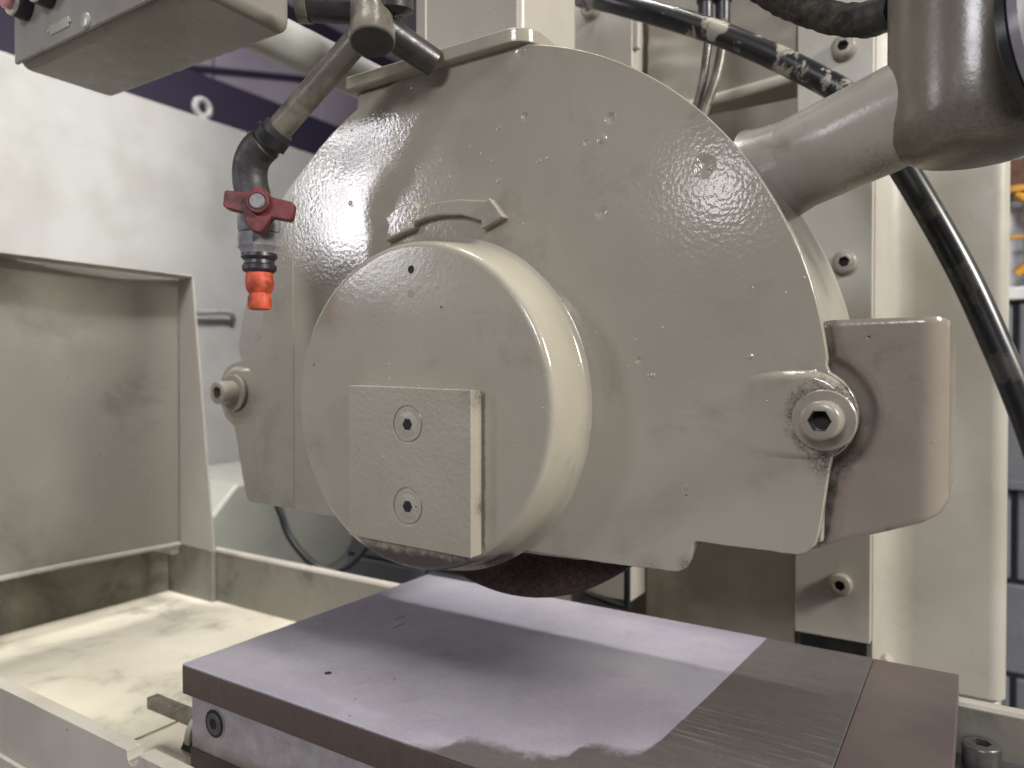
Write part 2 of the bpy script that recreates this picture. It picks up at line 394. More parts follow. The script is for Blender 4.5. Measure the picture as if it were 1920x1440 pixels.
# dim workshop wall far off to the left
fw = thing('workshop_wall', 'dim lavender sheet wall with a dark beam far behind the cream cabinet', 'wall', (-7, 5, -1.35))
for k in range(9):
    y0 = -1 + k * 1.5
    obj('wall_panel', box(-7.06, -7.0, y0, y0 + 1.48, -1.35, 6.5), M['lavender'], fw, bevel=.02)
obj('beam', box(-7.0, -6.8, -1, 12.5, 2.1, 3.12), M['purplebeam'], fw, bevel=.02)
obj('beam', box(-7.0, -6.85, -1, 12.5, 4.15, 4.35), M['purplebeam'], fw, bevel=.02)
obj('diagonal_brace', tube([(-6.95, 4.5, 3.15), (-6.95, 8.5, 4.2)], .035, 8, smooth=False), M['purplebeam'], fw)

# ------------------------------------------------------------------ cream cabinet on the left
cb = thing('cabinet', 'big cream control cabinet with a lifting eye on top, left of the grinder', 'cabinet', (-2.4, .9, -1.35))
obj('cabinet_body', box(-2.9, -1.9, -.7, 2.35, -1.35, .745), M['cabinet'], cb, bevel=.006)
eye = lathe([(.016, 0), (.016, .012), (.009, .014), (.009, .02)], (-1.93, 1.335, .745), (0, 0, 1), 20)
ring = bmesh.new()
tube([(-1.93, 1.335 + .024 * cos(a), .783 + .024 * sin(a)) for a in (2 * pi * i / 20 for i in range(21))], .010, 10, ring, smooth=False)
e = obj('lifting_eye', eye, M['cabinet'], cb); obj('eye_ring', ring, M['cabinet'], cb)
obj('handle_rod', tube([(-1.88, 1.15, .166), (-1.875, 1.30, .178), (-1.875, 1.375, .183), (-1.88, 1.40, .172), (-1.90, 1.412, .155)], .008, 10), M['pvc'], cb)
ct = thing('coolant_tank', 'grey green rounded tank beside the cabinet, behind the tray wall', 'tank', (-1.7, 1.3, -1.35))
obj('tank_body', prism([(.98, -.40), (1.126, -.262), (1.50, -.262), (1.52, -.30), (1.524, -.455), (1.508, -.49), (1.486, -.513), (1.455, -.528), (1.42, -.535), (.98, -.535)], -1.5, -1.88, swap='yz'), M['tank'], ct, bevel=.012)
obj('tank_leg', box(-1.85, -1.55, 1.0, 1.4, -1.35, -.535), M['column'], ct, bevel=.01)
cbl = obj('power_cable', tube([(-1.23, .99, -.20), (-1.2048, 1.0067, -.2818), (-1.186, 1.0179, -.3365), (-1.1442, 1.0437, -.3911), (-1.0981, 1.0729, -.3998), (-1.0524, 1.1029, -.3474), (-1.03, 1.12, -.27)], .007, 12), M['black'], origin=(-1.1, 1.07, -.4))
cbl['label'] = 'black cable hanging in a loop behind the tray wall under the guard'; cbl['category'] = 'cable'

# ------------------------------------------------------------------ grinder column with way strips, covers and bolts
co = thing('grinder_column', 'tall beige cast machine column with bolted way strips behind the wheel guard', 'machine column', (-.25, 1.1, -1.35))
def column_bm():
    pts = [(-.66, 1.03), (-.545, 1.03), (-.545, 1.10), (-.17, 1.10), (-.165, 1.04), (-.105, .968)]
    pts += [(-.1035, .985), (-.099, 1.005), (-.092, 1.018), (-.080, 1.0265), (-.065, 1.03)]
    pts += [(.012 + .018 * sin(radians(a)), 1.048 - .018 * cos(radians(a))) for a in range(0, 91, 15)]
    pts += [(.03, 1.45), (-.66, 1.45)]
    return prism(pts, -.385, 1.2, swap='xy')
obj('casting', column_bm(), M['column'], co, sharp=50)
obj('casting_foot', box(-.70, .026, 1.034, 1.45, -1.35, -.386), M['column'], co, bevel=.01)
obj('way_strip', box(-.190, -.1055, .95, .967, -.318, .80), M['column'], co, bevel=.0012)
obj('way_strip', box(-.53, -.408, .95, 1.03, -.318, .80), M['column'], co, bevel=.0012)
obj('cover_tab', box(-.4075, -.400, .952, .962, .452, .512), M['column'], co, bevel=.001)
obj('slot', box(-.188, -.112, .975, 1.02, -.372, -.325), M['hole'], co)
obj('slot_lip', prism([(-.19, -.384), (-.10, -.384), (-.086, -.372), (-.086, -.355), (-.094, -.345), (-.104, -.352), (-.112, -.366), (-.15, -.374), (-.19, -.376)], 1.0, 1.029), M['column'], co, bevel=.003)
def socket_bolt(name, p, d, r, h, mat, parent, hexr=.5, depth=.7, lab=None, ang=0, sub=True):
    c = r * .16
    o = obj(name, lathe([(r * .97, 0), (r, h * .08), (r, h - c), (r - c * .4, h - c * .3), (r - c, h)], p, d, 48, hexr=(r * hexr, h * depth), ang=ang), mat, parent, sharp=40, label=lab)
    if sub:
        q = Vector(p) + Vector(d).normalized() * (h * (1 - depth) + .0004)
        obj('hex_socket', lathe([(r * hexr * .84, 0), (r * hexr * .84, .0003)], q, d, 18), M['hole'], o)
    return o
for (x, z) in ((-.1372, .3864), (-.1347, .1327), (-.1373, -.2507), (-.4696, .5199)):
    socket_bolt('strip_bolt', (x, .9497, z), (0, -1, 0), .0134, .0125, M['steelpaint'], co, .5, ang=random.random())
# canvas way cover between the strips
def canvas(x0, x1, z0, z1, y, amp, nx, nz, seed):
    bm = bmesh.new(); g = []
    for j in range(nz + 1):
        row = []
        for i in range(nx + 1):
            x = x0 + (x1 - x0) * i / nx; z = z0 + (z1 - z0) * j / nz
            w = noise.noise(Vector((x * 7 + seed, z * 26 + x * 9, seed))) * .6 + noise.noise(Vector((x * 22 + z * 20, z * 55, seed))) * .4
            row.append(bm.verts.new((x, y - amp * w, z + .010 * noise.noise(Vector((x * 6, 0, seed))))))
        g.append(row)
    for j in range(nz):
        for i in range(nx): bm.faces.new((g[j][i], g[j][i + 1], g[j + 1][i + 1], g[j + 1][i]))
    ret = bmesh.ops.solidify(bm, geom=bm.faces[:], thickness=.003)
    return bm
wc = thing('way_cover', 'wrinkled tan canvas way cover hanging between the column strips', 'way cover', (-.3, 1.0, .372))
obj('canvas_sheet', canvas(-.398, -.199, .378, .80, .985, .006, 40, 80, 3.1), M['canvas'], wc)
obj('rolled_hem', tube([(-.398, .984, .366), (-.33, .982, .369), (-.26, .983, .374), (-.199, .985, .380)], .007, 14), M['canvas'], wc)
lc = thing('way_cover', 'plain beige way cover panel hanging below the canvas behind the wheel', 'way cover', (-.3, 1.0, -.36))
obj('cover_panel', canvas(-.405, -.2, -.36, .36, 1.0, .0018, 20, 50, 8.7), M['canvas'], lc)
br = thing('wire_bracket', 'small black wire bracket on the way cover beside the grinding wheel', 'bracket', (-.42, .93, -.33))
obj('wire', tube([(-.4052, .93, -.245), (-.4055, .93, -.312), (-.412, .93, -.319), (-.50, .93, -.305)], .0045, 10, n=6), M['black'], br)
obj('foot_block', box(-.475, -.409, .925, .96, -.335, -.3205), M['black'], br, bevel=.003)

# ------------------------------------------------------------------ coolant tray
tr = thing('coolant_tray', 'long stained cream coolant tray around the steel chuck', 'tray', (-.5, .55, -.42))
obj('tray_floor', box(-1.2, .30, .335, .768, -.386, -.38), M['trayfloor'], tr, smooth=False)
obj('tray_wall', box(-1.206, .30, .766, .774, -.386, -.297), M['traywall'], tr, bevel=.002)
obj('lip', tube([(-1.206, .7715, -.297), (.30, .7715, -.297)], .0058, 10, smooth=False), M['rail'], tr)
obj('tray_wall', box(-1.206, -1.198, .321, .765, -.386, -.292), M['shadedgrimywall'], tr, bevel=.002)
obj('corner_post', box(-1.197, -1.075, .757, .7655, -.38, -.284), M['traywall'], tr, bevel=.002)
rail = rough_edge([(-1.2, -.386), (-1.2, -.297), (-.5665, -.297)], .0002, .05) + [(-.566, -.2975), (-.5655, -.303), (-.563, -.3065), (-.559, -.3075), (-.5545, -.3065), (-.551, -.303), (-.5505, -.2975), (-.55, -.297), (.30, -.297), (.30, -.386)]
obj('tray_wall', prism(rail, .3215, .3345), M['rail'], tr, bevel=.0012)
obj('bead', box(-1.2, .3, .317, .3214, -.372, -.358), M['rail'], tr, bevel=.001)
obj('floor_plate', box(-.99, -.735, .375, .475, -.3798, -.3775), M['trayfloor'], tr, bevel=.0008)
obj('tray_support', box(-1.15, .25, .36, .75, -.60, -.387), M['column'], tr, bevel=.004)
tb = thing('machine_bed', 'beige machine bed carrying the coolant tray', 'machine bed', (-.5, .6, -1.35))
obj('bed_body', box(-1.0, .2, .4, 1.0, -1.35, -.601), M['column'], tb, bevel=.01)

# splash guard at the left end
sg = thing('splash_guard', 'tall folded grey sheet metal splash guard at the left end of the tray', 'splash guard', (-1.15, .5, -.29))
def sheet():
    bm = bmesh.new(); n = 16; rows = []
    for i in range(n + 1):
        y = -.10 + .816 * i / n
        sag = .018 * (1 - ((y - .36) / .36) ** 2) if abs(y - .36) < .36 else 0
        zb = -.276 + sag * .25
        rows.append([bm.verts.new((-1.10 + .004 * sin(i * .8) * (k / 8), y, zb + (.158 - zb) * k / 8)) for k in range(9)])
    for a, b in zip(rows, rows[1:]):
        for k in range(8): bm.faces.new((a[k], a[k + 1], b[k + 1], b[k]))
    bmesh.ops.solidify(bm, geom=bm.faces[:], thickness=.003)
    return bm
obj('sheet', sheet(), M['splash'], sg)
obj('lip', box(-1.097, -1.060, -.10, .716, .1555, .158), M['splash'], sg, bevel=.0008)
obj('end_flange', prism([(-1.0965, -.276), (-1.008, -.279), (-1.060, .155), (-1.0965, .155)], .7135, .7165), M['splash'], sg, bevel=.0008)
obj('hem', tube([(-1.097, -.10, -.277), (-1.097, .2, -.273), (-1.097, .5, -.272), (-1.097, .713, -.276)], .004, 8), M['splash'], sg)
obj('mounting_foot', box(-1.19, -1.10, .700, .7130, -.292, -.277), M['splash'], sg, bevel=.001)
# left-hand clamp lying in the tray
cp = thing('table_clamp', 'small steel clamp bar with a round washer left of the chuck in the tray', 'clamp', (-.66, .43, -.38))
obj('clamp_bar', box(-.715, -.625, .427, .439, -.342, -.330), M['pipe'], cp, bevel=.001)
obj('clamp_disc', lathe([(.021, 0), (.022, .001), (.022, .007), (.021, .008)], (-.628, .433, -.343), (1, 0, 0), 32), M['rail'], cp)
obj('clamp_nut', lathe([(.008, 0), (.008, .016)], (-.630, .417, -.352), (1, 0, 0), 6), M['black'], cp)
obj('clamp_foot', box(-.64, -.606, .42, .446, -.38, -.364), M['rail'], cp, bevel=.001)

# ------------------------------------------------------------------ magnetic chuck
ck = thing('magnetic_chuck', 'flat ground steel magnetic chuck lying under the grinding wheel', 'magnetic chuck', (-.305, .567, -.38))
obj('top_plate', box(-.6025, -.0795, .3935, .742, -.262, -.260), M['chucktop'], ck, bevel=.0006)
obj('plate_edge', box(-.6025, -.0795, .3935, .742, -.287, -.2621), M['chuckside'], ck, bevel=.0004)
obj('end_plate', box(-.0792, -.0125, .3935, .742, -.287, -.2604), M['chuckend'], ck, bevel=.0008)
obj('body', box(-.5965, -.0155, .3985, .738, -.336, -.2872), M['chuckbody'], ck, bevel=.001)
obj('base', box(-.5975, -.0145, .3975, .739, -.38, -.3362), M['chuckbase'], ck, bevel=.001)
scr = socket_bolt('screw', (-.5625, .3984, -.306), (0, -1, 0), .0098, .0022, M['chuckbase'], ck, .55, .8)
obj('counterbore_ring', lathe([(.0122, 0), (.0122, .0012), (.0098, .0013)], (-.5625, .3984, -.306), (0, -1, 0), 40), M['hole'], ck)
obj('counterbore_edge', lathe([(.0136, 0), (.0136, .0005), (.0122, .0006)], (-.5625, .3984, -.306), (0, -1, 0), 40), M['chuckbody'], ck)
obj('plug_hole', lathe([(.0032, 0), (.0030, .0002)], (-.4758, .4488, -.26), (0, 0, 1), 20), M['hole'], ck)
for (x, y, l) in ((-.505, .565, .018), (-.520, .585, .015)):
    obj('scratch', box(x, x + .0012, y, y + l, -.2601, -.2598), M['chuckside'], ck, smooth=False)
cbt = thing('clamp_bolt', 'dark knurled socket bolt on a washer at the right end of the chuck', 'bolt', (.0043, .7235, -.38))
obj('clamp_block', box(-.0118, .06, .69, .757, -.38, -.333), M['chuckbase'], cbt, bevel=.002)
obj('washer', lathe([(.0255, 0), (.0262, .001), (.0262, .0035), (.0245, .0055), (.014, .0056)], (.0043, .7215, -.3328), (0, 0, 1), 48), M['boltsteel'], cbt)
def knurled():
    bm = lathe([(.0133, 0), (.0139, .0015), (.0139, .0175), (.0134, .0195), (.0122, .0205)], (.0043, .7215, -.3272), (0, 0, 1), 96, hexr=(.0075, .012))
    for v in bm.verts:
        d = Vector((v.co.x - .0043, v.co.y - .7215)); z = v.co.z + .3272
        if d.length > .0132 and .001 < z < .018:
            a = atan2(d.y, d.x); k = 1 + .02 * (1 if int(round(a / (2 * pi) * 96)) % 2 else -1)
            v.co.x = .0043 + d.x * k; v.co.y = .7215 + d.y * k
    return bm
hb = obj('bolt_head', knurled(), M['boltsteel'], cbt, sharp=60)
obj('hex_socket', lathe([(.0062, 0), (.0062, .0004)], (.0043, .7215, -.3185), (0, 0, 1), 18), M['hole'], hb)

# ------------------------------------------------------------------ grinding wheel
gw = thing('grinding_wheel', 'dark brown grinding wheel showing below the beige guard', 'grinding wheel', (-.370, .58, -.2085))
obj('abrasive_disc', lathe([(.03, 0), (.179, 0), (.1818, .002), (.1818, .036), (.179, .038), (.03, .038)], (-.370, .618, -.027), (0, -1, 0), 128), M['wheel'], gw)

# ------------------------------------------------------------------ wheel guard
CX, CZ, R = -.373, -.0236, .294
gd = thing('wheel_guard', 'large round beige wheel guard casting with a raised arrow and round hub', 'wheel guard', (CX, .52, -.1436))
boss_r = arc(-.0945, -.0262, .0315, -58, 62, 14)
main = rough_edge([(-.577, -.1363), (-.508, -.1366), (-.3237, -.1436), (-.187, -.1405)], .0004, .007)
main += [(-.179, -.140), (-.1725, -.1365), (-.1695, -.1305), (-.1668, -.1180), (-.1651, -.1167)]
main += rough_edge([(-.1651, -.1167), (-.0985, -.1175)], .0004, .008)[1:] + [(-.0935, -.1155), (-.0872, -.1092), (-.0838, -.093), (-.0795, -.0603)]
main += boss_r + [(-.0815, .0062)] + arc(CX, CZ, R, 6.6, 133.9, 90)
obj('cover', prism(main, .4995, .5065), M['guard'], gd, bevel=.0022, seg=3)
side = [(-.5775, -.1363), (-.5775, .186)] + arc(CX, CZ, R, 134.2, 137, 3) + arc(CX, CZ, .284, 142, 150, 4) + [(-.6235, .090), (-.6266, .0667), (-.6300, .042), (-.6355, .028), (-.646, .0205), (-.660, .0155), (-.677, .0118)]
side += [(a, b) for a, b in arc(-.669, -.019, .0318, 105, 215, 12)] + [(-.690, -.047), (-.6752, -.056)] + rough_edge([(-.6752, -.056), (-.6563, -.128), (-.653, -.1335), (-.648, -.1352), (-.5775, -.1363)], .0006, .01)[1:-1]
obj('hinged_cover', prism(side[::-1], .5032, .5072), M['guard'], gd, bevel=.0024, seg=3)
cas = rough_edge([(-.65, -.128), (-.10, -.112)], .0, .5) + [(-.084, -.11), (-.082, .0)] + arc(CX, CZ, R - .0015, 5, 122, 60)
cas += [(-.571, .2105), (-.602, .186), (-.632, .150), (-.655, .103), (-.668, .066), (-.678, .030), (-.668, .005), (-.650, .0)]
obj('casing', prism(cas, .5095, .652), M['rimmetal'], gd, bevel=.003, seg=3, sharp=25)
gsk = [(CX + (x - CX) * .9925, CZ + (z - CZ) * .9925) for x, z in arc(CX, CZ, R, 5, 125, 60)] + [(-.55, -.1), (-.1, -.1)]
obj('gasket', prism(gsk, .5066, .5094), M['hole'], gd)
obj('seam_bead', tube([(-.5772, .4998, -.134), (-.5772, .4998, .176)], .0011, 8, smooth=False), M['guard'], gd)
# tapered bosses round the two cover bolts
def boss(cx, cz, r, tail, y, h, sgn):
    """soft stadium swelling: full height at the bolt, running out into the face along its tail"""
    bm = bmesh.new(); nx, nz = 44, 36; g = []
    x0, x1, zz = -tail, r, r * 1.02
    for j in range(nz + 1):
        row = []
        for i in range(nx + 1):
            x = x0 + (x1 - x0) * i / nx; z = -zz + 2 * zz * j / nz
            t = min(1, max(0, (x + tail) / (tail * .9))); t = t ** 2.2 * (3 - 2 * t) / 1.0 if t < 1 else 1
            t = min(1, t); rr = r * (.66 + .14 * t)
            d = hypot(max(x, 0), z) - rr
            e = 1 - min(1, max(0, d / (r * (.34 - .14 * t)))); e = e * e * (3 - 2 * e)
            if x > 0 and hypot(x, z) > r: x, z = x * r / hypot(x, z), z * r / hypot(x, z)
            elif x <= 0: z = max(-r, min(r, z))
            row.append(bm.verts.new((cx + x * sgn, y + .0004 - (h + .0004) * e * t, cz + z)))
        g.append(row)
    for j in range(nz):
        for i in range(nx): bm.faces.new((g[j][i], g[j][i + 1], g[j + 1][i + 1], g[j + 1][i]))
    return bm
obj('bolt_boss', boss(-.0935, -.0262, .0305, .052, .4999, .0040, 1), M['guard'], gd, sharp=80)
obj('bolt_boss', boss(-.669, -.019, .0290, .035, .5034, .0022, -1), M['guard'], gd, sharp=80)
def guard_bolt(x, z, y0):
    w = obj('washer', lathe([(.0190, 0), (.0193, .0008), (.0193, .0032), (.0186, .0040), (.0125, .0041)], (x - .0006, y0, z - .0006), (0, -1, 0), 48), M['steelpaint'], gd)
    socket_bolt('cover_bolt', (x, y0 - .0042, z), (0, -1, 0), .0122, .0185, M['steelpaint'], gd, .58, .72, ang=.0 if x > -.3 else .4)
guard_bolt(-.0812, -.0283, .4962)
guard_bolt(-.669, -.019, .5004)
# hub
HX, HZ = -.3885, -.0255
hubp = [(.1425, 0), (.1398, .0010), (.1382, .0030), (.1371, .0085), (.1338, .0370), (.1328, .0396), (.1316, .0415), (.1292, .0424), (.1265, .0425)]
hub = obj('hub_cover', lathe(hubp, (HX, .4994, HZ), (0, -1, 0), 160), M['hub'], gd, sharp=60)
for dz in (.085, .066):
    obj('grease_hole', lathe([(.0034, 0), (.0031, .0003)], (-.388, .4569, dz), (0, -1, 0), 18), M['hole' if dz > .07 else 'steelpaint'], gd)
pz = [(-.4447, -.1345), (-.3185, -.1372), (-.3185, -.0118), (-.4447, -.0092)]
def grooved_plate():
    """the plate with a turned groove round each flush screw, cut at build time"""
    o = obj('hub_plate', prism(pz, .4431, .4571), M['plate'], gd)
    bm = bmesh.new()
    for z in (-.0395, -.1045):
        rings = [[], [], [], []]
        for k in range(56):
            a = 2 * pi * k / 56
            for q, (rr, y) in enumerate(((.0150, .440), (.0150, .4445), (.0137, .4443), (.0137, .440))):
                rings[q].append(bm.verts.new((-.3803 + rr * cos(a), y, z + rr * sin(a))))
        for A, B in ((0, 1), (1, 2), (2, 3), (3, 0)):
            for k in range(56): n = (k + 1) % 56; bm.faces.new((rings[A][k], rings[A][n], rings[B][n], rings[B][k]))
    cut = obj('cutter', bm, M['plate'], gd, smooth=False)
    md = o.modifiers.new('cut', 'BOOLEAN'); md.object = cut; md.solver = 'EXACT'
    bpy.context.view_layer.update()
    me = bpy.data.meshes.new_from_object(o.evaluated_get(bpy.context.evaluated_depsgraph_get()))
    o.modifiers.clear(); o.data = me; me.name = 'hub_plate'
    bpy.data.objects.remove(cut, do_unlink=True)
    for p in me.polygons: p.use_smooth = False
    md = o.modifiers.new('edge', 'BEVEL'); md.width = .0007; md.segments = 2; md.limit_method = 'ANGLE'; md.angle_limit = radians(40)
    return o
pl = grooved_plate()
for z in (-.0395, -.1045):
    s = obj('countersunk_screw', lathe([(.0100, 0), (.0100, .0001), (.0098, .00015)], (-.3803, .44315, z), (0, -1, 0), 48), M['plate'], gd)
    obj('hex_socket', lathe([(.0050, 0), (.0049, .0002)], (-.3803, .4430, z), (0, -1, 0), 6), M['hole'], s)
# raised arrow
ar = [(-.4477, .1396), (-.4436, .1322), (-.4478, .1179), (-.4318, .1232), (-.415, .1265), (-.4139, .1316), (-.4009, .1343), (-.3861, .1348), (-.3635, .1325), (-.3428, .1253),
      (-.3440, .1185), (-.3212, .1262), (-.3351, .1434), (-.338, .1414), (-.3655, .146), (-.3903, .1464), (-.4106, .1447), (-.4139, .1502), (-.4272, .1488), (-.4362, .1461)]
obj('direction_arrow', prism(ar[::-1], .4914, .5002), M['guard'], gd, bevel=.0026, seg=3)
# spark chute at the right
def chute():
    """solid block with a flat front, rounded right edge, rising lower edge and a cove turned round the bolt boss"""
    def lower(x):
        P = [(-.11, -.1165), (-.088, -.1150), (-.080, -.1095), (-.0486, -.0985), (-.0285, -.0908), (-.0195, -.0850), (-.0150, -.0780), (0, -.076)]
        for (a, b), (c, d) in zip(P, P[1:]):
            if x <= c: return b + (d - b) * (x - a) / (c - a)
    def edge(z):                                     # right edge of the front cover at this height
        if z < -.0603: return -.0795 - .0079 * min(1, (-.0603 - z) / .05)
        return -.0795 if z < .008 else -.0815 - max(0, z - .008) * .14
    plan = [(-.104 + .074 * i / 36, .5105) for i in range(37)]
    plan += [(-.030 + .0152 * sin(radians(a)), .5257 - .0152 * cos(radians(a))) for a in range(9, 91, 9)]
    plan += [(-.0148, .56), (-.0148, .66)]
    bm = bmesh.new(); nz = 60; g = []
    for x, y in plan:
        zb, zt = lower(x), .0352 - .003 * max(0, (x + .022) / .008) ** 2; col = []
        for k in range(nz + 1):
            z = zb + (zt - zb) * k / nz; yy = y
            if y < .53:
                d = hypot(x + .0935, z + .0262) - .0305
                q = min(1, max(0, (.0120 - d) / .0075)); q = q * q * (3 - 2 * q)
                e = abs(x - edge(z)) if z < -.055 or z > .006 else 1
                w = min(1, max(0, (.0062 - e) / .005)); w = w * w * (3 - 2 * w)
                yy += max(.009 * q, .006 * w)
            if k == 0 or k == nz: yy += .0012
            col.append(bm.verts.new((x, yy, z)))
        g.append(col)
    for a, b in zip(g, g[1:]):
        for k in range(nz): bm.faces.new((a[k], b[k], b[k + 1], a[k + 1]))
    B0 = bm.verts.new((-.104, .66, g[0][0].co.z)); B1 = bm.verts.new((-.104, .66, g[0][-1].co.z))
    bm.faces.new([c[-1] for c in g] + [B1]); bm.faces.new([B0] + [c[0] for c in g][::-1])
    bm.faces.new(g[0] + [B1, B0])
    return bm
obj('spark_chute', chute(), M['chute'], gd, sharp=60)
# top block and flange
obj('mount_block', prism([(-.492, .170), (-.4925, .236), (-.4905, .2625), (-.41, .2628), (-.40, .20)], .5015, .60), M['guard'], gd, bevel=.0025)
def flange():
    pl_ = [(-.4945, .4905), (-.318, .4905)] + [(-.318 + .02 * sin(radians(a)), .5105 - .02 * cos(radians(a))) for a in range(10, 91, 16)] + [(-.298, .66), (-.4945, .66)]
    return prism(pl_, .2628, .2745, swap='xy')
obj('mount_flange', flange(), M['guard'], gd, bevel=.0015)
obj('mount_box', box(-.4636, -.3400, .55, .655, .2747, .60), M['column'], gd, bevel=.007, seg=4)
obj('mount_rib', box(-.450, -.447, .5485, .552, .2747, .60), M['column'], gd, bevel=.001)

# ------------------------------------------------------------------ extraction tube and housing, upper right
et = thing('extraction_tube', 'fat beige tube running from the wheel guard to the round housing', 'tube', (-.1, .6, .14))
obj('tube_wall', tube([(-.180, .637, .1560), (-.1466, .6265, .1630), (-.0366, .592, .1890), (-.012, .585, .195)], .0362, 64, n=14), M['tubepaint'], et)
obj('tube_collar', tube([(-.152, .6285, .1618), (-.1225, .619, .1685)], lambda t: .0440 - .0078 * t ** .7, 64, n=8), M['tubepaint'], et)
hs = thing('round_housing', 'grimy upright round housing with a bolted cap at the top right', 'housing', (-.0087, .5898, .155))
obj('housing_body', lathe([(.022, .0), (.034, .0025), (.042, .007), (.0475, .015), (.0498, .026), (.0502, .05), (.0502, .26)], (-.006, .586, .1445), (0, 0, 1), 96), M['housing'], hs)
DA = Vector((.90, -.42, .10)).normalized(); DC = Vector((.0275, .545, .197))
obj('cap_gap', lathe([(.050, 0), (.0545, .002), (.0545, .007), (.05, .009)], DC, DA, 72), M['black'], hs)
cap = obj('cap_disc', lathe([(.0530, 0), (.0545, .001), (.0545, .006), (.050, .009), (.047, .020), (.044, .022)], DC + DA * .0075, DA, 72), M['lavcap'], hs)
cu = DA.orthogonal().normalized(); cv = DA.cross(cu)
for a in range(0, 360, 40):
    p = DC + DA * .014 + (cu * cos(radians(a)) + cv * sin(radians(a))) * .0492
    obj('cap_screw', lathe([(.004, 0), (.0042, .001), (.0036, .0035), (.0015, .005)], p, DA, 16), M['chrome'], hs)
h2 = thing('ragged_hose', 'short ragged dark brown hose plugged into the round housing', 'hose', (-.12, .63, .26))
obj('hose_wall', tube([(-.19, .634, .362), (-.1679, .6334, .337), (-.1502, .6326, .319), (-.1255, .6362, .300), (-.0876, .6243, .2755), (-.0677, .6132, .268), (-.053, .5976, .263)], .0118, 28, n=14, rag=.16), M['ragged'], h2)
obj('hose_cuff', tube([(-.0735, .6165, .269), (-.064, .609, .2665), (-.050, .596, .2625)], .0132, 28, n=8, rag=.05), M['black'], h2)
# long conduit hose and twin cables
lh = obj('conduit_hose', tube([(-.42, .82, .47), (-.3607, .80, .437), (-.2406, .80, .3715), (-.1369, .80, .2992), (-.0973, .80, .2592), (-.0596, .80, .1928), (-.0153, .80, .1003), (.0142, .80, .0252), (.0346, .80, -.0325), (.055, .80, -.10)], .0128, 32, n=14), M['hose'], origin=(-.1, .8, .2))
lh['label'] = 'long black hose with beige overspray crossing behind the extraction tube'; lh['category'] = 'hose'
for i, pts in enumerate((((-.2735, .852, .425), (-.2700, .853, .400), (-.2754, .8497, .3457), (-.2825, .845, .3100), (-.288, .84, .27)),
                         ((-.2560, .862, .425), (-.2535, .855, .3912), (-.2590, .8489, .3479), (-.2709, .8401, .3050), (-.279, .835, .265)))):
    t = thing('twin_cable', ('left' if i == 0 else 'right') + ' one of two grey cables dropping from dark plugs behind the conduit hose', 'cable', pts[-1], 'cables dropping from dark plugs')
    obj('cable_sheath', tube(pts, .0058 if i else .005, 14), M['pipe'], t)
    p = Vector(pts[0])
    obj('plug', lathe([(.007, -.035), (.0085, -.03), (.0085, -.002), (.0105, 0), (.0105, .05)], p + Vector((0, 0, .012)), (0, 0, 1), 20), M['darkpvc'], t)

# ------------------------------------------------------------------ control box with its arm, upper left
kb = thing('control_box', 'beige push button control box hanging at the top left', 'control box', (-.655, .397, .30))
obj('box_shell', box(-.8005, -.513, .350, .4445, .300, .43), M['box'], kb, bevel=.010, seg=4)
obj('button_panel', box(-.7985, -.515, .346, .3501, .3035, .428), M['box'], kb, bevel=.002)
def push(x, z, cap):
    b = obj('push_button', lathe([(.0155, 0), (.0155, .010), (.0140, .012), (.0125, .012)], (x, .346, z), (0, -1, 0), 40), M['darkpvc'], kb)
    obj('bezel', lathe([(.0148, .0), (.0148, .0015), (.0118, .003)], (x, .334, z), (0, -1, 0), 40), M['chrome'], b)
    obj('button_cap', lathe([(.0112, 0), (.0112, .004), (.0095, .006)], (x, .3315, z), (0, -1, 0), 32), cap, b)
push(-.771, .3545, M['lens']); push(-.727, .3545, M['black']); push(-.683, .362, M['lens'])
obj('name_plate', box(-.727, -.693, .3447, .346, .3135, .3225), M['rimmetal'], kb, bevel=.0008)
for x in (-.729, -.6905):
    obj('plate_screw', lathe([(.0016, 0), (.0012, .001)], (x, .3455, .318), (0, -1, 0), 10), M['chrome'], kb)
obj('knob', lathe([(.0070, 0), (.0072, .001), (.0062, .0025), (.0038, .003)], (-.665, .3462, .3115), (0, -1, 0), 28), M['rimmetal'], kb)
kr = thing('support_arm', 'cream round support arm running back from the control box', 'arm', (-.645, .9, .36))
obj('arm_tube', tube([(-.640, .4446, .362), (-.640, 1.02, .362)], .0235, 40, smooth=False), M['cabinet'], kr)
obj('arm_end', lathe([(.0250, 0), (.0258, .002), (.0258, .012), (.020, .016)], (-.640, 1.012, .362), (0, 1, 0), 32), M['cabinet'], kr)

# ------------------------------------------------------------------ coolant pipe with valve and nozzle
cv_ = thing('coolant_pipe', 'greasy grey coolant pipe with red valve handle and orange nozzle', 'coolant pipe', (-.5256, .42, .0588))
obj('straight_pipe', tube([(-.4239, .4458, .2840), (-.5125, .4215, .2035)], .0107, 32, smooth=False), M['pipe'], cv_)
obj('pipe_tee', lathe([(.0172, 0), (.0182, .001), (.0182, .012), (.0172, .015), (.0160, .055)], (-.4085, .4345, .264), Vector((-.13, .12, .60)), 40), M['pipe'], cv_)
obj('tee_cap', lathe([(.0164, 0), (.0164, .0006)], Vector((-.4085, .4345, .264)) - Vector((-.13, .12, .60)).normalized() * .0006, Vector((-.13, .12, .60)), 36), M['darkpipe'], cv_)
obj('branch_pipe', tube([(-.4135, .447, .2835), (-.389, .4885, .2625)], lambda t: .0125 - .001 * t, 28, smooth=False), M['darkpipe'], cv_)
obj('pipe_stub', tube([(-.424, .447, .302), (-.470, .421, .306)], .0145, 28, smooth=False), M['darkpipe'], cv_)
obj('stub_ring', tube([(-.466, .423, .3056), (-.474, .4185, .3063)], .0158, 28, smooth=False), M['pipe'], cv_)
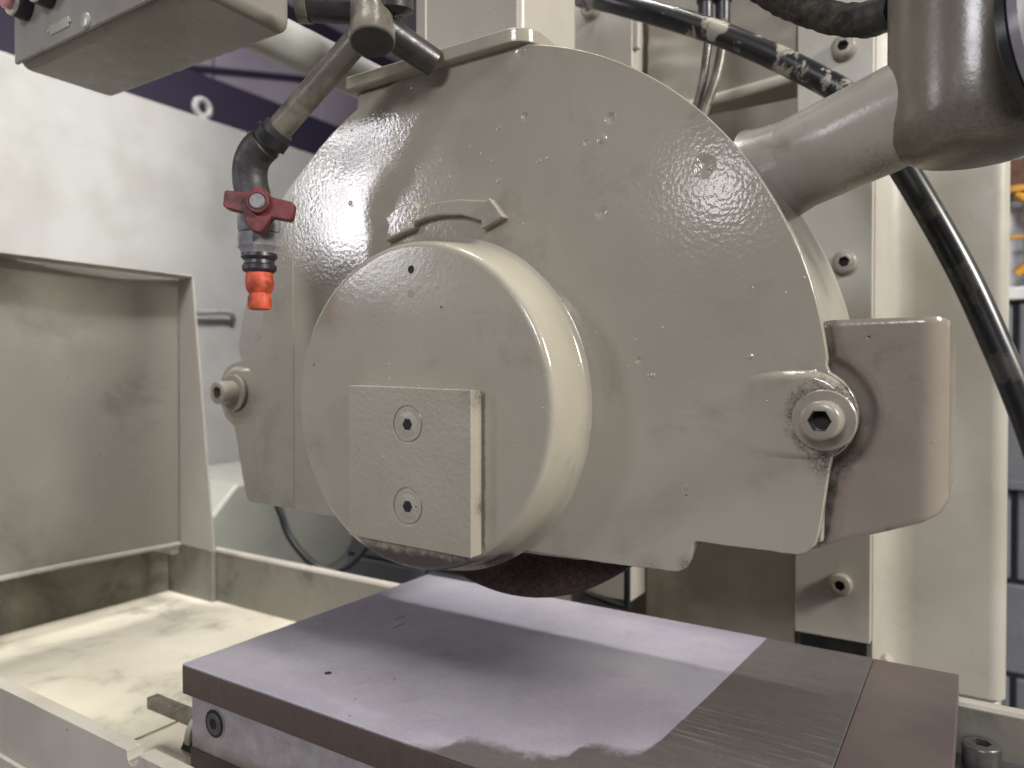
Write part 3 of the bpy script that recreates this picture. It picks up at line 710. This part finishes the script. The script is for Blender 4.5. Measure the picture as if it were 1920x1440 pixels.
obj('knob', lathe([(.012, 0), (.0175, .003), (.0178, .011), (.016, .013), (.014, .03)], (-.4035, .452, .2915), Vector((.05, -.1, .6)), 32), M['darkpipe'], cv_)
obj('elbow', tube([(-.5055, .4235, .2100), (-.5150, .4210, .2015), (-.5270, .4185, .1940), (-.5350, .4175, .1840), (-.5375, .4180, .1725), (-.5360, .4190, .1600), (-.5325, .4200, .1480)], lambda t: .0148 if t > .22 else .0132, 32, n=8), M['rubber'], cv_)
obj('hose_clamp', tube([(-.5105, .4220, .2065), (-.5165, .4205, .2005)], .0152, 28, smooth=False, rag=.12), M['black'], cv_)
AX = Vector((-.012, .002, 1)).normalized()        # nearly plumb axis of the valve
V0 = Vector((-.5285, .420, .1490))
def vl(name, prof, mat, par, z, seg=40):
    return obj(name, lathe(prof, V0 - AX * z, -AX, seg), mat, par)
vb = vl('valve_body', [(.0145, 0), (.0170, .004), (.0182, .012), (.0182, .020), (.0165, .024)], M['pvc'], cv_, .002)
vl('union_nut', [(.0160, 0), (.0185, .001), (.0185, .0125), (.0165, .015), (.0155, .0185)], M['pvc'], cv_, .0262, 8)
vl('adapter', [(.0150, 0), (.0152, .003), (.0125, .006), (.0128, .009), (.0145, .0102), (.0145, .0140), (.0125, .016)], M['darkpvc'], cv_, .0445)
vl('nozzle', [(.0110, 0), (.0118, .006), (.0119, .013), (.0108, .0165), (.0088, .019), (.0088, .0205), (.0098, .022), (.0100, .030), (.0092, .0325), (.0070, .033)], M['orange'], cv_, .0598)
HC = Vector((-.5030, .4010, .1395)); HS = Vector((.62, -.78, 0)).normalized()
hp = [(-.0490, .0085), (-.0490, -.0048), (-.0455, -.0072), (-.0205, -.0090), (-.0170, -.0145), (-.0115, -.0220), (-.0060, -.0255), (.0060, -.0262), (.0110, -.0225), (.0165, -.0150), (.0205, -.0105),
      (.0455, -.0115), (.0490, -.0090), (.0500, .0040), (.0470, .0066), (.0200, .0085), (.0140, .0110), (.0080, .0155), (0, .0170), (-.0080, .0158), (-.0140, .0120), (-.0200, .0100), (-.0460, .0100)]
hm = prism([(a * .57, b * .86) for a, b in hp], -.006, .006)
bmesh.ops.transform(hm, matrix=Matrix.Translation(HC) @ Matrix.Rotation(radians(38), 4, 'Z') @ Matrix.Rotation(radians(6), 4, 'Y'), verts=hm.verts)
obj('valve_handle', hm, M['red'], cv_, bevel=.0016, seg=3)
obj('handle_hub', lathe([(.0095, 0), (.0095, .0055), (.0085, .0066), (.0070, .0066), (.0068, .0045)], HC + HS * .0045 + Vector((0, 0, .0015)), HS, 36), M['red'], cv_)
obj('hub_screw', lathe([(.0064, 0), (.0064, .0030), (.0054, .0042), (.0026, .0042)], HC + HS * .0080 + Vector((0, 0, .0015)), HS, 24), M['pvc'], cv_)
obj('valve_stem', tube([HC + Vector((0, 0, -.008)), Vector((-.5255, .420, .136))], .0085, 20, smooth=False), M['darkpvc'], cv_)
